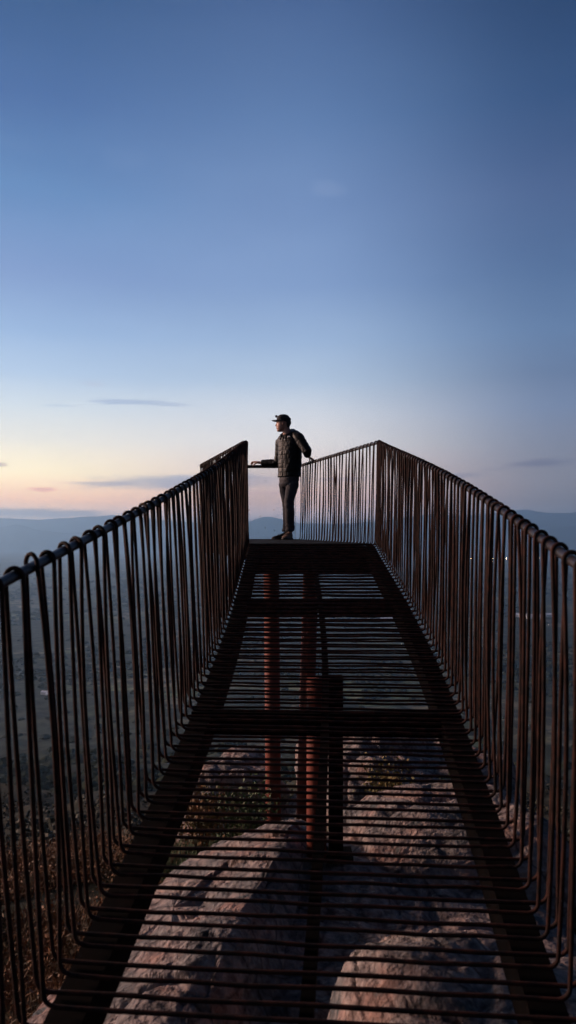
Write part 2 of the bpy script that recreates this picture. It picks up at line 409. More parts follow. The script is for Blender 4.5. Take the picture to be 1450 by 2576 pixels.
def rock(c, rx, ry, rz, yaw, seed, label, p=2.6, amp=.10, tilt=0.):
    m = MB(); nu, nv = 360, 220; rot = Matrix.Rotation(yaw, 3, 'Z') @ Matrix.Rotation(tilt, 3, 'Y')
    sgn = lambda v, e: math.copysign(abs(v)**e, v); e = 2/p; c = Vector(c)
    for i in range(nv+1):
        a = -math.pi/2+math.pi*i/nv
        for k in range(nu):
            b = 2*math.pi*k/nu
            q = Vector((rx*sgn(math.cos(a),e)*sgn(math.cos(b),e), ry*sgn(math.cos(a),e)*sgn(math.sin(b),e), rz*sgn(math.sin(a),e)))
            n = Vector((q.x/rx**2, q.y/ry**2, q.z/rz**2)); n = n.normalized() if n.length > 0 else Vector((0,0,1))
            w = rot @ q + c
            big = mnoise.fractal(w*1.3+Vector((seed,0,0)), 1.0, 2.0, 3)
            st = Vector((w.x*3+w.y*1.2+w.z*5, w.y*5-w.x*2, w.z*9+seed))
            sm = mnoise.ridged_multi_fractal(st*.9, .9, 2.1, 5, 1.0, 2.0)
            fine = mnoise.fractal(w*14, .9, 2.0, 4)
            vd = mnoise.voronoi(w*1.15+Vector((seed*3,1,2)))[0]; crack = max(0, 1-(vd[1]-vd[0])/.07); q2 = mnoise.voronoi(Vector((w.x*2.6+w.y*.8, w.y*2.0-w.x*.6, w.z*4+seed))+Vector((sm*.10, big*.3, 0)))
            cell = mnoise.noise(q2[1][0]*7.3)*.026; c2 = max(0, 1-(q2[0][1]-q2[0][0])/.025)
            g1 = Vector((w.x*9+w.y*7, (w.y*9-w.x*9)*.28, w.z*7+seed)); grain = mnoise.fractal(g1, .9, 2.1, 4)
            lev = (w.z*1.0+w.x*.35+big*.12)/.085; terr = (abs((lev % 1)-.5)-.25)
            w = w + (rot @ n)*(amp*big + .008*(sm-1.2) + .006*fine + .011*grain + .016*terr - .035*crack + cell - .010*c2)
            m.v.append(tuple(w-c))
    for i in range(nv):
        for k in range(nu):
            l = (k+1) % nu; m.f.append((i*nu+k, i*nu+l, (i+1)*nu+l, (i+1)*nu+k))
    o = m.build('boulder', rmat); o.location = c
    return tag(o, label, 'rock')
rock((-.44,3.80,-2.28), .52, 1.40, .40, -.27, 1, 'long pinkish boulder catching warm light under the left side of the walkway floor', p=5.0, amp=.05, tilt=-.42)
rock((.52,3.5,-2.70), 1.15, 1.95, .72, 0, 5, 'broad grey cracked boulder lying in deep shade under the middle of the floor', amp=.09, p=3.4)
rock((1.06,5.0,-2.36), .74, .70, .55, .2, 9, 'warm lit boulder under the floor right of the red and black posts', p=3.4, amp=.08, tilt=-.1)
rock((.80,2.60,-2.12), .66, .60, .52, .15, 14, 'brownish boulder at the bottom right under the nearest floor bars', p=4.0, amp=.06, tilt=.22)
rock((2.0,12.6,-4.75), 1.9, 1.5, 1.35, .3, 21, 'wide grey rock face farther down the slope right of the posts', p=3.0, amp=.25, tilt=.12)
rock((-1.0,13.6,-5.35), .9, 1.2, 1.3, -.2, 27, 'dim grey rock farther down the slope left of the red pipes', p=3.0, amp=.25, tilt=.12)

# ------------------------------------------------------------------ grass and scrub
def blades(name, mt, n, region, hmin, hmax, seed):
    rg = random.Random(seed); m = MB()
    for _ in range(n):
        x, y = region(rg); z = ground_z(x, y)-.01; h = rg.uniform(hmin, hmax); a = rg.uniform(0, 6.28); w = rg.uniform(.002,.007)
        le = rg.uniform(.2,1.5)*h; b = rg.uniform(0, 6.28); dx, dy = math.cos(a)*w, math.sin(a)*w
        tx, ty = math.cos(b)*le, math.sin(b)*le
        m.add([(x-dx,y-dy,z),(x+dx,y+dy,z),(x+dx*.7+tx*.35,y+dy*.7+ty*.35,z+h*.6),(x-dx*.7+tx*.35,y-dy*.7+ty*.35,z+h*.6),(x+tx,y+ty,z+h*.95)], [(0,1,2,3),(3,2,4)])
    return m.build(name, mt, None, False)
dgm = mat('dry_grass', (.21,.095,.04), .8, 0, (5.5, (.07,.05,.022), .40, .62))
ggm = mat('green_grass', (.05,.085,.028), .8, 0, (2.0, (.10,.09,.03), .45, .65))
def reg_left(rg):
    while 1:
        x, y = rg.uniform(-4.2,-.9), rg.uniform(1.6,8.0)
        if fbm(x*1.1, y*1.1, 4) > -.25: return x, y
tag(blades('dry_grass', dgm, 38000, reg_left, .03, .13, 1), 'brown dry grass covering the slope left of the walkway', 'grass', kind='stuff')
tag(blades('green_grass', ggm, 26000, lambda rg: (rg.uniform(-1.3,3.6), rg.uniform(5.2,9.0)), .05, .22, 2), 'green grass behind the boulders under the walkway', 'grass', kind='stuff')
lf = mat('scrub_leaves', (.030,.036,.018), .8, 0, (.8, (.06,.05,.03), .45, .62))
def scrub(n, seed):
    rg = random.Random(seed); m = MB()
    for _ in range(n):
        r = 9+ (rg.random()**2.2)*420; a = R(rg.uniform(-40, 40)); x = r*math.sin(a); y = 4+r*math.cos(a)
        if _ < 70: x, y = rg.uniform(1.9, 6.5), rg.uniform(2.2, 12); r = 9
        elif _ < 100: x, y = rg.uniform(-8, -3.2), rg.uniform(6, 14); r = 9
        if abs(x) < 1.5 and y < 12: continue
        z = ground_z(x, y); s = rg.uniform(.35, 1.0)*min(3.2, .5+r*.022); nl = 230 if r < 40 else (90 if r < 110 else 26); ls = s*(.045 if r < 40 else (.09 if r < 110 else .22))
        for _ in range(nl):
            u = Vector((rg.gauss(0,1), rg.gauss(0,1), abs(rg.gauss(0,1)))); u.normalize(); u *= s*rg.uniform(.45,1)
            p = Vector((x,y,z+.02))+Vector((u.x,u.y,u.z*.75)); d1 = Vector((rg.gauss(0,1),rg.gauss(0,1),rg.gauss(0,1))).normalized()*ls; d2 = d1.cross(Vector((rg.gauss(0,1),rg.gauss(0,1),rg.gauss(0,1)))).normalized()*ls*.6
            m.add([p-d1,p+d2,p+d1,p-d2], [(0,1,2,3)])
    return m.build('scrub', lf, None, False)
tag(scrub(3600, 5), 'dark low scrub covering the hillside below the walkway', 'scrub', kind='stuff')
dlf = mat('dry_leaves', (.24,.105,.04), .75, 0, (7, (.09,.06,.026), .40, .62))
rg = random.Random(11); m = MB()
for _ in range(620):
    x, y = reg_left(rg); h = rg.uniform(.10,.30); z0 = ground_z(x, y)
    for _ in range(70):
        u = Vector((rg.gauss(0,1), rg.gauss(0,1), abs(rg.gauss(0,1)))).normalized()*rg.uniform(.3,1)
        p = Vector((x+u.x*h*.8, y+u.y*h*.8, z0+u.z*h)); ls = rg.uniform(.008,.02)
        d1 = Vector((rg.gauss(0,1),rg.gauss(0,1),rg.gauss(0,1))).normalized()*ls; d2 = d1.cross(Vector((rg.gauss(0,1),rg.gauss(0,1),rg.gauss(0,1)))).normalized()*ls*.45
        m.add([p-d1,p+d2,p+d1,p-d2], [(0,1,2,3)])
    for _ in range(5):
        a = rg.uniform(0,6.28); tip = Vector((x+math.cos(a)*h*.6, y+math.sin(a)*h*.6, z0+h*rg.uniform(.8,1.3))); b = Vector((x, y, z0-.02)); w = Vector((math.sin(a),-math.cos(a),0))*.003
        m.add([b-w, b+w, tip], [(0,1,2)])
tag(m.build('dry_shrubs', dlf, None, False), 'orange brown dry low shrubs on the slope at lower left', 'shrubs', kind='stuff')
wdm = mat('woodland_canopy', (.016,.021,.012), .95, 0, (.05, (.030,.036,.018), .4, .6), None, .05)
rg = random.Random(31); m = MB(); n = 0
while n < 9000:
    r = 420*math.exp(rg.random()*2.75); a = R(rg.uniform(-33, 33)); x = r*math.sin(a); y = r*math.cos(a)
    if fbm(x*.0022, y*.0014, 7) + .35*fbm(x*.012, y*.004, 2) < .12 and rg.random() > .06: continue
    z = ground_z(x, y); k = rg.uniform(2.5, 6)*(1+r/2600); h = rg.uniform(.6,1.1)*k; n += 1; b = len(m.v); ph = rg.uniform(0, 6)
    for (q, zz) in ((1.0,0),(.95,.5),(.55,.88)):
        for t in range(6): g = q*k*rg.uniform(.75,1.2); m.v.append((x+g*math.cos(ph+t*1.047), y+g*math.sin(ph+t*1.047), z-.3+h*zz*rg.uniform(.85,1.1)))
    m.v.append((x, y, z+h))
    for t in range(6):
        l = (t+1) % 6
        m.f += [(b+t,b+l,b+6+l,b+6+t),(b+6+t,b+6+l,b+12+l,b+12+t),(b+12+t,b+12+l,b+18)]
tag(m.build('woodland', wdm, None, False), 'dark tree clumps scattered over the hazy plain far below', 'trees', kind='stuff')
# one yellowish shrub behind the boulders
ylf = mat('yellow_leaves', (.26,.17,.05), .7, 0, (14, (.12,.12,.035), .4, .6)); stm = mat('shrub_stem', (.06,.04,.025), .9)
def shrub(px, py, d, lm, label, seed, n=16, spread=.30, leaf=.024):
    b = at(px, py, d); top = b.z; b.z = ground_z(b.x, b.y); h = top-b.z
    o = empty('shrub', b); tag(o, label, 'shrub', 'low shrubs behind the boulders')
    rg = random.Random(seed); m = MB(); st = MB()
    for _ in range(n):
        a = rg.uniform(0,6.28); q = rg.uniform(.1,1)*spread; tip = Vector((math.cos(a)*q, math.sin(a)*q, h*rg.uniform(.72,1.02)))
        st.tube([Vector((0,0,-.02)), tip*.5+Vector((0,0,.06)), tip], [.007,.005,.003], 5)
        for _ in range(60):
            p = tip*rg.uniform(.55,1.04)+Vector((rg.gauss(0,.055),rg.gauss(0,.055),rg.gauss(0,.05))); d1 = Vector((rg.gauss(0,1),rg.gauss(0,1),rg.gauss(0,1))).normalized()*leaf*rg.uniform(.6,1.1); d2 = d1.cross(Vector((rg.gauss(0,1),rg.gauss(0,1),rg.gauss(0,1)))).normalized()*leaf*.5
            m.add([p-d1,p+d2,p+d1,p-d2], [(0,1,2,3)])
    m.build('foliage', lm, o, False); st.build('stem', stm, o)
glf = mat('green_leaves', (.05,.10,.03), .7, 0, (9, (.09,.11,.035), .4, .6)); olf = mat('orange_leaves', (.26,.12,.04), .7, 0, (9, (.11,.09,.03), .4, .6))
shrub(980, 1925, 6.5, ylf, 'yellowish leafy shrub behind the boulder right of the red posts', 4)
shrub(600, 1985, 6.3, glf, 'green leafy shrub left of the red pipes behind the long boulder', 5, 22, .36)
shrub(508, 1975, 6.0, olf, 'orange brown shrub beside the side beam, left of the green one', 6, 16, .22)
shrub(1105, 1975, 6.4, glf, 'small green shrub behind the warm lit boulder, right of the yellowish one', 8, 14, .24)

# ------------------------------------------------------------------ houses and lights on the plain
PZ = -302.0
def onplain(x, y):
    d = -PZ/((y-1355)/F); return Vector(((x-725)/F*d, d, PZ)), d
def house(x, y, w, l, h, rz, label, roofm, name='house', cat='house', group=None):
    p, d = onplain(x, y); p.z = ground_z(p.x, p.y)-.3
    o = empty(name, p); o.rotation_euler.z = rz; tag(o, label, cat, group)
    m = MB(); m.add([(-w/2,-l/2,0),(w/2,-l/2,0),(w/2,l/2,0),(-w/2,l/2,0),(-w/2,-l/2,h),(w/2,-l/2,h),(w/2,l/2,h),(-w/2,l/2,h),(0,-l/2,h+w*.22),(0,l/2,h+w*.22)],
        [(0,1,5,8,4),(1,2,6,5),(2,3,7,9,6),(3,0,4,7)]); m.build('wall', M['wallwhite'], o, False)
    e = .4; k = .22*2; m = MB()
    for s in (-1, 1):
        a = [(0,-l/2-e,h+w*.22+.25),(s*(w/2+e),-l/2-e,h-k*e+.25),(s*(w/2+e),l/2+e,h-k*e+.25),(0,l/2+e,h+w*.22+.25)]; b = [(q[0],q[1],q[2]-.2) for q in a]
        m.add(a+b, [(0,1,2,3),(7,6,5,4),(0,4,5,1),(1,5,6,2),(2,6,7,3),(3,7,4,0)])
    m.build('roof', roofm, o, False)
    return o
house(114,1749,9,14,5,1.2,'leftmost of the three white farm houses on the dark plain at left', M['roofpale'])
house(121,1752,8,12,4,.3,'small middle one of the three white farm houses on the plain at left', M['roofpale'])
house(128,1747,9,13,5,1.0,'rightmost of the three white farm houses on the dark plain at left', M['roofpale'])
house(110,1500,24,30,8,1.1,'lone pale building far out on the plain beyond the farm houses', M['roofpale'], 'farm_building', 'building')
G = 'pale roofed sheds on the plain at right'
for (x, y, w, l) in ((1296,1551,34,46),(1320,1553,40,40),(1345,1556,44,60),(1385,1551,30,44),(978,1561,34,60)):
    lb = {1296:'pale blue roofed shed, leftmost of the row beyond the right railing', 1320:'squarish pale shed between the leftmost and largest sheds beyond the right railing', 1345:'largest pale blue roofed shed beyond the right railing', 1385:'pale shed standing apart at the right end of the row beyond the right railing', 978:'lone pale roofed shed on the plain seen through the floor bars'}[x]
    house(x, y, w, l, 8, 1.45, lb, M['roofpale'], 'shed', 'shed', G if x != 978 else None)
mast = mat('lamp_mast', (.1,.1,.1), .6)
def lamp(x, y, k, kind, label, group):
    p, d = onplain(x, y); p.z = ground_z(p.x, p.y); s = d/F*k*(1 if y < 1500 else .45)
    o = empty('street_lamp', p); tag(o, label, 'lamp', group)
    m = MB(); m.tube([(0,0,0),(0,0,s*1.3)], s*.12, 6); m.build('mast', mast, o)
    m = MB(); m.ball((0,0,s*2.1), s, s, s*.9, 10, 6); m.build('lantern', M[kind], o)
TL = 'warm town light twinkling in the long row across the far plain at right'
for x, y, k in ((1158,1404,.9),(1166,1405,.7),(1176,1406,.7),(1186,1406,.8),(1197,1406,.6),(1212,1405,.7),(1226,1402,.7),(1240,1406,.8),(1257,1406,.8),(1275,1406,.6),(1290,1405,.6),(1333,1406,.6),(1356,1405,.9),(1374,1403,.7),(1388,1406,.6),(1400,1405,.8)): lamp(x, y, k, 'lampwarm', TL, 'town lights in the long far row')
lamp(1239,1414,1.4,'lampwarm','brightest warm light just below the long row of town lights at right',None)
for x, y, k in ((1436,1383,1.0),(1443,1379,.9),(1440,1391,1.0),(1448,1393,1.1)): lamp(x, y, k, 'lampwarm', 'warm light in the cluster at the right edge above the handrail', 'lights in the right edge cluster')
for x, y, k in ((24,1372,.6),(37,1373,.7),(54,1371,.5),(88,1372,.5)): lamp(x+0, y, k, 'lampwhite', 'white light in the short far row at the left edge below the hills', 'white lights in the left row')
for x, y, k, kind, lb in ((1144,1606,1.2,'lampwarm','warm light seen between the bars low in the right railing'),(1417,1564,1.5,'lampwarm','bright warm light right of the pale blue sheds'),(1380,1572,.8,'lampwhite','small white light just below the pale sheds at right'),(1219,1601,.7,'lampwarm','faint warm light left of the pale sheds at right'),(623,1624,1.0,'lampwarm','warm light seen through the floor bars left of the red pipes'),(1010,1621,1.0,'lampwhite','white light seen through the floor bars right of the red pipes')):
    lamp(x, y, k, kind, lb, None)

# ------------------------------------------------------------------ the man
def cp(cx, cy, d): return at((950+cx/3.625)/1.5897, (1600+cy/3.625)/1.5897, d)
FD = 10.7
foot = cp(740, 2030, FD); foot.z = stat(FD)[1]+.0105
def V(cx, cy, d=FD): 
    p = cp(cx, cy, d); p.z += foot.z - cp(740,2032,FD).z; return p - foot
TH = R(45)
fw = Vector((-math.sin(TH), -math.cos(TH), 0)); rt = Vector((fw.y, -fw.x, 0))        # his front, his right
Z = Vector((0,0,1))
def ell(c, a, b, f=fw, r=rt, n=32, pw=1.0):
    out = []
    for k in range(n):
        t = 2*math.pi*k/n; ca, sa = math.cos(t), math.sin(t)
        out.append(c + r*(a*math.copysign(abs(ca)**pw, ca)) + f*(b*math.copysign(abs(sa)**pw, sa)))
    return out
hf = Vector((-math.sin(R(82)), -math.cos(R(82)), 0)); hr_ = Vector((hf.y, -hf.x, 0))
body = MB()
# head by height: (y, front, back, half width)
hp = [(470,590,655,.030),(460,575,690,.043),(448,573,712,.052),(436,577,726,.058),(424,570,735,.062),(410,572,744,.065),(395,569,752,.068),(375,571,760,.071),(355,574,766,.074),(340,573,769,.076),(325,569,771,.077),(300,574,770,.077),(275,592,755,.070),(258,612,738,.056),(247,632,718,.040),(240,655,695,.018)]
rings = []
for (y, f0, b0, w) in hp:
    c = V((f0+b0)/2, y); hl = (b0-f0)/2000
    ring = []
    for k in range(36):
        t = 2*math.pi*k/36; ca, sa = math.cos(t), math.sin(t)
        ww = w*(1-.18*max(0, sa)**2)
        ring.append(c + hr_*(ww*math.copysign(abs(ca)**.85, ca)) + hf*(hl*math.copysign(abs(sa)**.9, sa)))
    rings.append(ring)
body.loft(rings)
# nose, lips, brows, chin, ears
body.tube([V(573,345), V(566,365), V(556,381), V(566,391)], [.006,.008,.011,.009], 8)
for s in (-1, 1):
    body.ball(V(566,386)+hr_*(.010*s), .007,.007,.006, 8, 6)
    body.ball(V(575,333)+hr_*(.030*s), .008,.020,.006, 8, 6)
    ec = V(656,352)+hr_*(.074*s); 
    body.ball(ec, .018,.014,.033, 10, 8, Matrix.Rotation(R(10), 3, 'Y'))
body.tube([V(571,415)+hr_*.018, V(565,414), V(571,415)-hr_*.018], [.003,.006,.003], 8)
body.tube([V(573,426)+hr_*.016, V(567,426), V(573,426)-hr_*.016], [.003,.006,.003], 8)
body.ball(V(583,455), .013,.016,.012, 8, 6)
# neck and trunk
body.tube([V(700,400), V(708,450), V(722,500), V(735,545)], [.058,.058,.060,.075], 20)
tr_ = [(535,735,.085,.07),(575,745,.17,.09),(640,750,.175,.1),(760,757,.165,.11),(900,757,.15,.11),(1000,755,.145,.11),(1100,750,.140,.095),(1180,748,.130,.09),(1240,748,.10,.075)]
body.loft([ell(V(cx, y), a, b, n=24) for (y, cx, a, b) in tr_])
RS, RE, RWr = V(622,605)+Vector((0,.12,0)), V(600,905)+Vector((0,.2,0)), V(345,922,10.99)
LSh, LE, LW = V(885,575)+Vector((0,-.12,0)), V(1012,755,10.46), V(1020,826,10.61)
body.tube([RS, RS*.5+RE*.5, RE], [.05,.045,.037], 14); body.tube([RE, RE*.5+RWr*.5, RWr], [.038,.035,.026], 14)
body.tube([LSh, LSh*.5+LE*.5, LE], [.05,.045,.037], 14); body.tube([LE, LE*.5+LW*.5, LW], [.038,.035,.026], 14)
# hands: palm and five fingers each
def hand(wrist, kn, along, across, curl, thumb):
    """kn: centre of the knuckles; along: finger direction; across: index to little finger; curl: the direction the tips close to"""
    k0, k3 = kn-across*.032, kn+across*.032
    body.loft([[wrist + across*(a*.026) + curl*(b*.017) for a, b in ((-1,-1),(0,-1.25),(1,-1),(1.1,0),(1,1),(0,1.2),(-1,1),(-1.1,0))],
               [wrist*.45+kn*.55 + across*(a*.040) + curl*(b*.016) for a, b in ((-1,-1),(0,-1.25),(1,-1),(1.1,0),(1,1),(0,1.2),(-1,1),(-1.1,0))],
               [kn + across*(a*.040) + curl*(b*.012) for a, b in ((-1,-1),(0,-1.25),(1,-1),(1.1,0),(1,1),(0,1.2),(-1,1),(-1.1,0))]])
    for i, (ln, sp) in enumerate(((.92,-.034),(1.0,-.012),(.95,.011),(.78,.033))):
        a = kn + across*sp - curl*.002; fan = across*(sp*.12)
        b = a + along*(.040*ln)+curl*.006+fan; c = b + along*(.014*ln)+curl*(.026*ln)+fan; e = c - along*(.006*ln)+curl*(.020*ln)
        body.tube([a-along*.02, a, b, c, e], [.0095,.0098,.0092,.0085,.0068], 10)
    t0 = wrist*.6+kn*.4 - across*.030; body.tube([t0, t0+thumb*.035-across*.012, t0+thumb*.062-across*.010+curl*.012, t0+thumb*.082+curl*.026], [.013,.0115,.010,.0075], 10)
al = (V(238,908,11.07)-RWr).normalized()
hand(RWr, V(250,908,11.05), al, Vector((.2,.97,.1)).normalized(), Vector((-.15,0,-1)).normalized(), (al*.8-Z*.35+Vector((0,-.3,0))).normalized())
al2 = (V(1062,858,10.67)-LW).normalized()
ac2 = Vector((-.28,.92,.1)).normalized()
hand(LW, V(1058,852,10.66), (al2*.5+Vector((.9,.25,-.1))*.5).normalized(), ac2, Vector((.1,.1,-1)).normalized(), (al2*.6+Vector((-.3,.4,-.4))).normalized())
# legs inside the trousers
RH, RK, RA = V(700,1190)+Vector((0,.06,0)), V(716,1570)+Vector((0,.03,0)), V(716,1930)+Vector((0,.06,0))
LH, LK, LA = V(800,1190)-Vector((0,.06,0)), V(768,1570)-Vector((0,.08,0)), V(764,1935)-Vector((0,.04,0))
for a, b, c in ((RH,RK,RA),(LH,LK,LA)):
    body.tube([a, a*.5+b*.5, b], [.064,.058,.045], 14); body.tube([b, b*.6+c*.4, c], [.05,.05,.036], 14)
man = body.fused('person', M['skin'], None, .0045, 2)
man.location = foot
tag(man, 'man in dark quilted jacket and cap standing on the platform with both hands on rails', 'person')
# jacket
jk = MB()
jr = [(512,732,.085,.075),(535,738,.125,.088),(560,746,.158,.105),(600,752,.184,.124),(660,758,.192,.134),(760,761,.192,.142),(880,760,.186,.142),(1000,757,.184,.140),(1080,755,.182,.138),(1122,754,.180,.136)]
jk.loft([ell(V(cx, y), a, b, n=40, pw=.9) for (y, cx, a, b) in jr])
jk.tube([V(690,545), V(655,572)+Vector((0,.06,0)), RS, RS*.6+RE*.4, RE+Vector((-.012,0,.02)), RE*.7+RWr*.3, RE*.35+RWr*.65, RWr*.97+RE*.03], [.050,.066,.076,.068,.064,.058,.052,.043], 18)
jk.tube([V(792,505), V(838,520)+Vector((0,-.05,0)), LSh, LSh*.55+LE*.45, LE, LE*.55+LW*.45, LW*.72+LE*.28], [.052,.068,.080,.073,.068,.058,.050], 18)
# hood roll and collar
nc = V(728,505)
pts, rr = [], []
for k in range(17):
    a = R(22+ (316*k/16)); bk = (1-math.cos(a))/2
    pts.append(nc + fw*(math.cos(a)*.088) - rt*(math.sin(a)*.092) + Z*(-.045+.095*bk)); rr.append(.022+.016*bk)
jk.tube(pts, rr, 12)
pts2 = [p - Z*.035 + (p-nc)*.10 for p in pts]; jk.tube(pts2, [r*.95 for r in rr], 12)
jk.tube(ell(V(753,1118), .182, .132, n=28)[:], .011, 8, closed=True)
arms = [[RS, RE, RWr], [LSh, LE, LW]]
def quilt(p, n):
    u = p.dot(rt); w = p.dot(fw); v = p.z
    if v > 1.52: return p
    tc = V(755, 800); du = (p-tc).dot(rt); dw = (p-tc).dot(fw)
    best = None
    for pl in arms:
        acc = 0
        for a, b in zip(pl, pl[1:]):
            ab = b-a; t = max(0, min(1, (p-a).dot(ab)/ab.dot(ab))); dd = (p-(a+ab*t)).length
            if best is None or dd < best[0]: best = (dd, acc+t*ab.length, p-(a+ab*t), ab.normalized())
            acc += ab.length
    if math.hypot(du/.20, dw/.135) > 1.10 or (best[0] < .085 and abs(du) > .17):
        q = best[1]/.066; ax = best[3]; e1 = ax.cross(Vector((0,1,0))).normalized(); e2 = ax.cross(e1)
        uu = math.atan2(best[2].dot(e1), best[2].dot(e2))*.065/.062
    else:
        q = v/.064; uu = math.atan2(dw*1.4, du)*.185/.060
    q += .28*mnoise.noise(p*11); row = math.floor(q); uu += (.5 if row % 2 else 0)+.35*mnoise.noise(p*13+Vector((5,0,0)))
    a = abs(math.sin(math.pi*q)); b = abs(math.sin(math.pi*uu))
    off = .0042*(min(1, a*1.5)**.6 * min(1, b*1.7)**.6) - .002 + .006*mnoise.noise(p*16)
    if abs(du) < .011 and dw > .05: off = -.005                       # zip line
    return p + n*off
jacket = jk.fused('jacket', M['jacket'], man, .0055, 4, quilt)
# zip and chest emblem
m = MB(); zp = []
for y in (575,620,700,800,900,1000,1080,1118):
    cxr = float(np.interp(y, [r[0] for r in jr], [r[1] for r in jr])); b = float(np.interp(y, [r[0] for r in jr], [r[3] for r in jr])); zp.append(V(cxr, y)+fw*(b-.002))
m.tube(zp, .0035, 6); m.build('zip', M['plastic'], jacket)
from mathutils.bvhtree import BVHTree
bvh = BVHTree.FromPolygons([v.co for v in jacket.data.vertices], [p.vertices for p in jacket.data.polygons])
def onto(p):                          # drop a point of the emblem onto the cloth
    h = bvh.ray_cast(p+Vector((0,-.6,0)), Vector((0,1,0)))
    return h[0]+Vector((0,-.003,0)) if h[0] else p
ec = V(750,557); ux = Vector((1,0,0))
m = MB()
def strip(pts, w0): m.tube([onto(ec+ux*x+Z*z) for x, z in pts], w0, 6)
for k, rad_ in enumerate((.020,.013,.006)):           # nested arcs of a half dome
    strip([(-.004+rad_*math.sin(t), -.010+rad_*math.cos(t)) for t in np.linspace(-.2, 1.5, 7)], .0034)
for k in range(3): strip([(-.024, .004-.007*k), (-.006, .005-.007*k)], .0028)
m.build('chest_emblem', M['white'], jacket)
# trousers
tk = MB()
pr = [(1085,752,.160,.115),(1130,752,.166,.120),(1180,750,.165,.122),(1230,746,.150,.118),(1275,742,.120,.095)]
tk.loft([ell(V(cx, y), a, b, n=32) for (y, cx, a, b) in pr])
def legp(pts): 
    tk.tube([V(x, y)+Vector((0,dy,0)) for x, y, dy, r in pts], [r for *_, r in pts], 20)
legp([(688,1180,.06,.084),(688,1260,.06,.086),(700,1380,.05,.078),(714,1480,.03,.070),(724,1570,.02,.068),(724,1680,.04,.064),(720,1790,.06,.062),(714,1860,.06,.062),(712,1892,.06,.068),(714,1915,.06,.066)])
legp([(806,1180,-.05,.088),(796,1260,-.06,.090),(768,1380,-.08,.078),(752,1480,-.09,.072),(752,1570,-.09,.072),(760,1680,-.07,.070),(762,1790,-.05,.066),(764,1860,-.04,.064),(764,1892,-.04,.070),(766,1918,-.04,.066)])
def fold(p, n):
    z = p.z; st = mnoise.noise(Vector((p.x*5, p.y*5, z*4)))
    a = max(0, 1-z/.34)*.9 + max(0, 1-abs(z-.47)/.13)*.6 + max(0, 1-abs(z-.80)/.16)*.55      # ankles, knees, crotch
    w = math.sin(z*78 + 6*st + p.x*22)*.5 + mnoise.noise(Vector((p.x*12, p.y*12, z*26)))
    return p + n*(.013*a*w + .006*mnoise.noise(Vector((p.x*8, p.y*8, z*7))))
tk.fused('trousers', M['trousers'], man, .0055, 4, fold)
# shoes
def shoe(heel, ang, mt):
    f = Vector((math.cos(ang), math.sin(ang), 0)); s = Vector((-f.y, f.x, 0)); m = MB(); rings = []
    for (x, w, h) in ((-.02,.030,.085),(.0,.036,.108),(.04,.039,.112),(.09,.042,.105),(.14,.046,.080),(.19,.048,.062),(.235,.042,.050),(.262,.028,.038),(.274,.012,.028)):
        c = heel+f*x; ring = []
        for k in range(20):
            t = 2*math.pi*k/20; ca, sa = math.cos(t), math.sin(t)
            ring.append(c+s*(w*math.copysign(abs(ca)**.7, ca)) + Z*(.018+(h-.018)*(.5+.5*math.copysign(abs(sa)**.8, sa))))
        rings.append(ring)
    m.loft(rings); o = m.build('shoe', M[mt], man)
    m = MB(); rings = []
    for zz, g in ((0,-.004),(.006,.003),(.022,.004),(.026,-.002)):
        ring = []
        out = [(-.026,.022),(-.02,.033),(.04,.043),(.10,.044),(.16,.051),(.20,.052),(.24,.044),(.268,.028),(.28,.008)]
        for x, w in out: ring.append(heel+f*x+s*(w+g)+Z*zz)
        for x, w in out[::-1]: ring.append(heel+f*x-s*(w+g)+Z*zz)
        rings.append(ring)
    m.loft(rings); m.build('sole', M['sole'], o)
    m = MB()
    for q in range(4):
        x = .10+.025*q; h = (.101,.09,.078,.072)[q]; m.tube([heel+f*x-s*.022+Z*(h-.006), heel+f*x+Z*(h+.003), heel+f*(x+.01)+s*.022+Z*(h-.006)], .0028, 6)
    m.build('laces', M['strap'], o)
hr0 = V(712+60,2030); hr0.z = 0; hr0.y += .06
shoe(hr0, math.pi+.12, 'shoe')
hl0 = V(768,2030); hl0.z = 0; hl0.y += .06
shoe(hl0, -math.pi/2-.35, 'litshoe')
# hair, cap, head lamp, eyes
m = MB(); rings = []
for (y, f0, b0, w) in ((418,712,742,.050),(395,700,757,.064),(370,690,767,.074),(345,684,773,.079),(320,680,775,.081)):
    c = V((f0+b0)/2, y); rings.append(ell(c, w, (b0-f0)/2000+.003, hf, hr_, 24))
m.loft(rings); m.build('hair', M['hair'], man)
cap = MB(); rings = []
for i in range(10):
    t = i/9; a = math.pi/2*t
    y = 318-99*math.sin(a); sc_ = math.cos(a)**.62+.002
    tilt = .055*(1-t)                     # the rim drops towards the back
    c = V(675, y); ring = []
    for k in range(36):
        q = 2*math.pi*k/36; ring.append(c+hr_*(.090*sc_*math.cos(q))+hf*(.106*sc_*math.sin(q))+Z*(.028*math.sin(q)*sc_ - .012)*(1-t))
    rings.append(ring)
cap.loft(rings); capo = cap.build('cap', M['cap'], man)
m = MB(); top, bot = [], []
vs_, nU, nVv = [], 13, 6
for j in range(nVv+1):
    for i in range(nU):
        l = -1+2*i/(nU-1); base = math.sqrt(max(0, 1-l*l*.9))*.1; ext = j/nVv
        fpos = .0+base*.9 + ext*(.085*(1-abs(l)**2.4)+.004)
        z = -.018*l*l + .006*ext - .012*ext*ext
        vs_.append(V(674,303)+hr_*(.078*l)+hf*fpos+Z*z)
nn = len(vs_); vs2 = vs_+[p-Z*.005 for p in vs_]; fs_ = []
for j in range(nVv):
    for i in range(nU-1):
        a = j*nU+i; fs_ += [(a,a+1,a+nU+1,a+nU),(nn+a+nU,nn+a+nU+1,nn+a+1,nn+a)]
edge = list(range(nU))+[j*nU+nU-1 for j in range(1,nVv+1)]+[nVv*nU+i for i in range(nU-2,-1,-1)]+[j*nU for j in range(nVv-1,0,-1)]
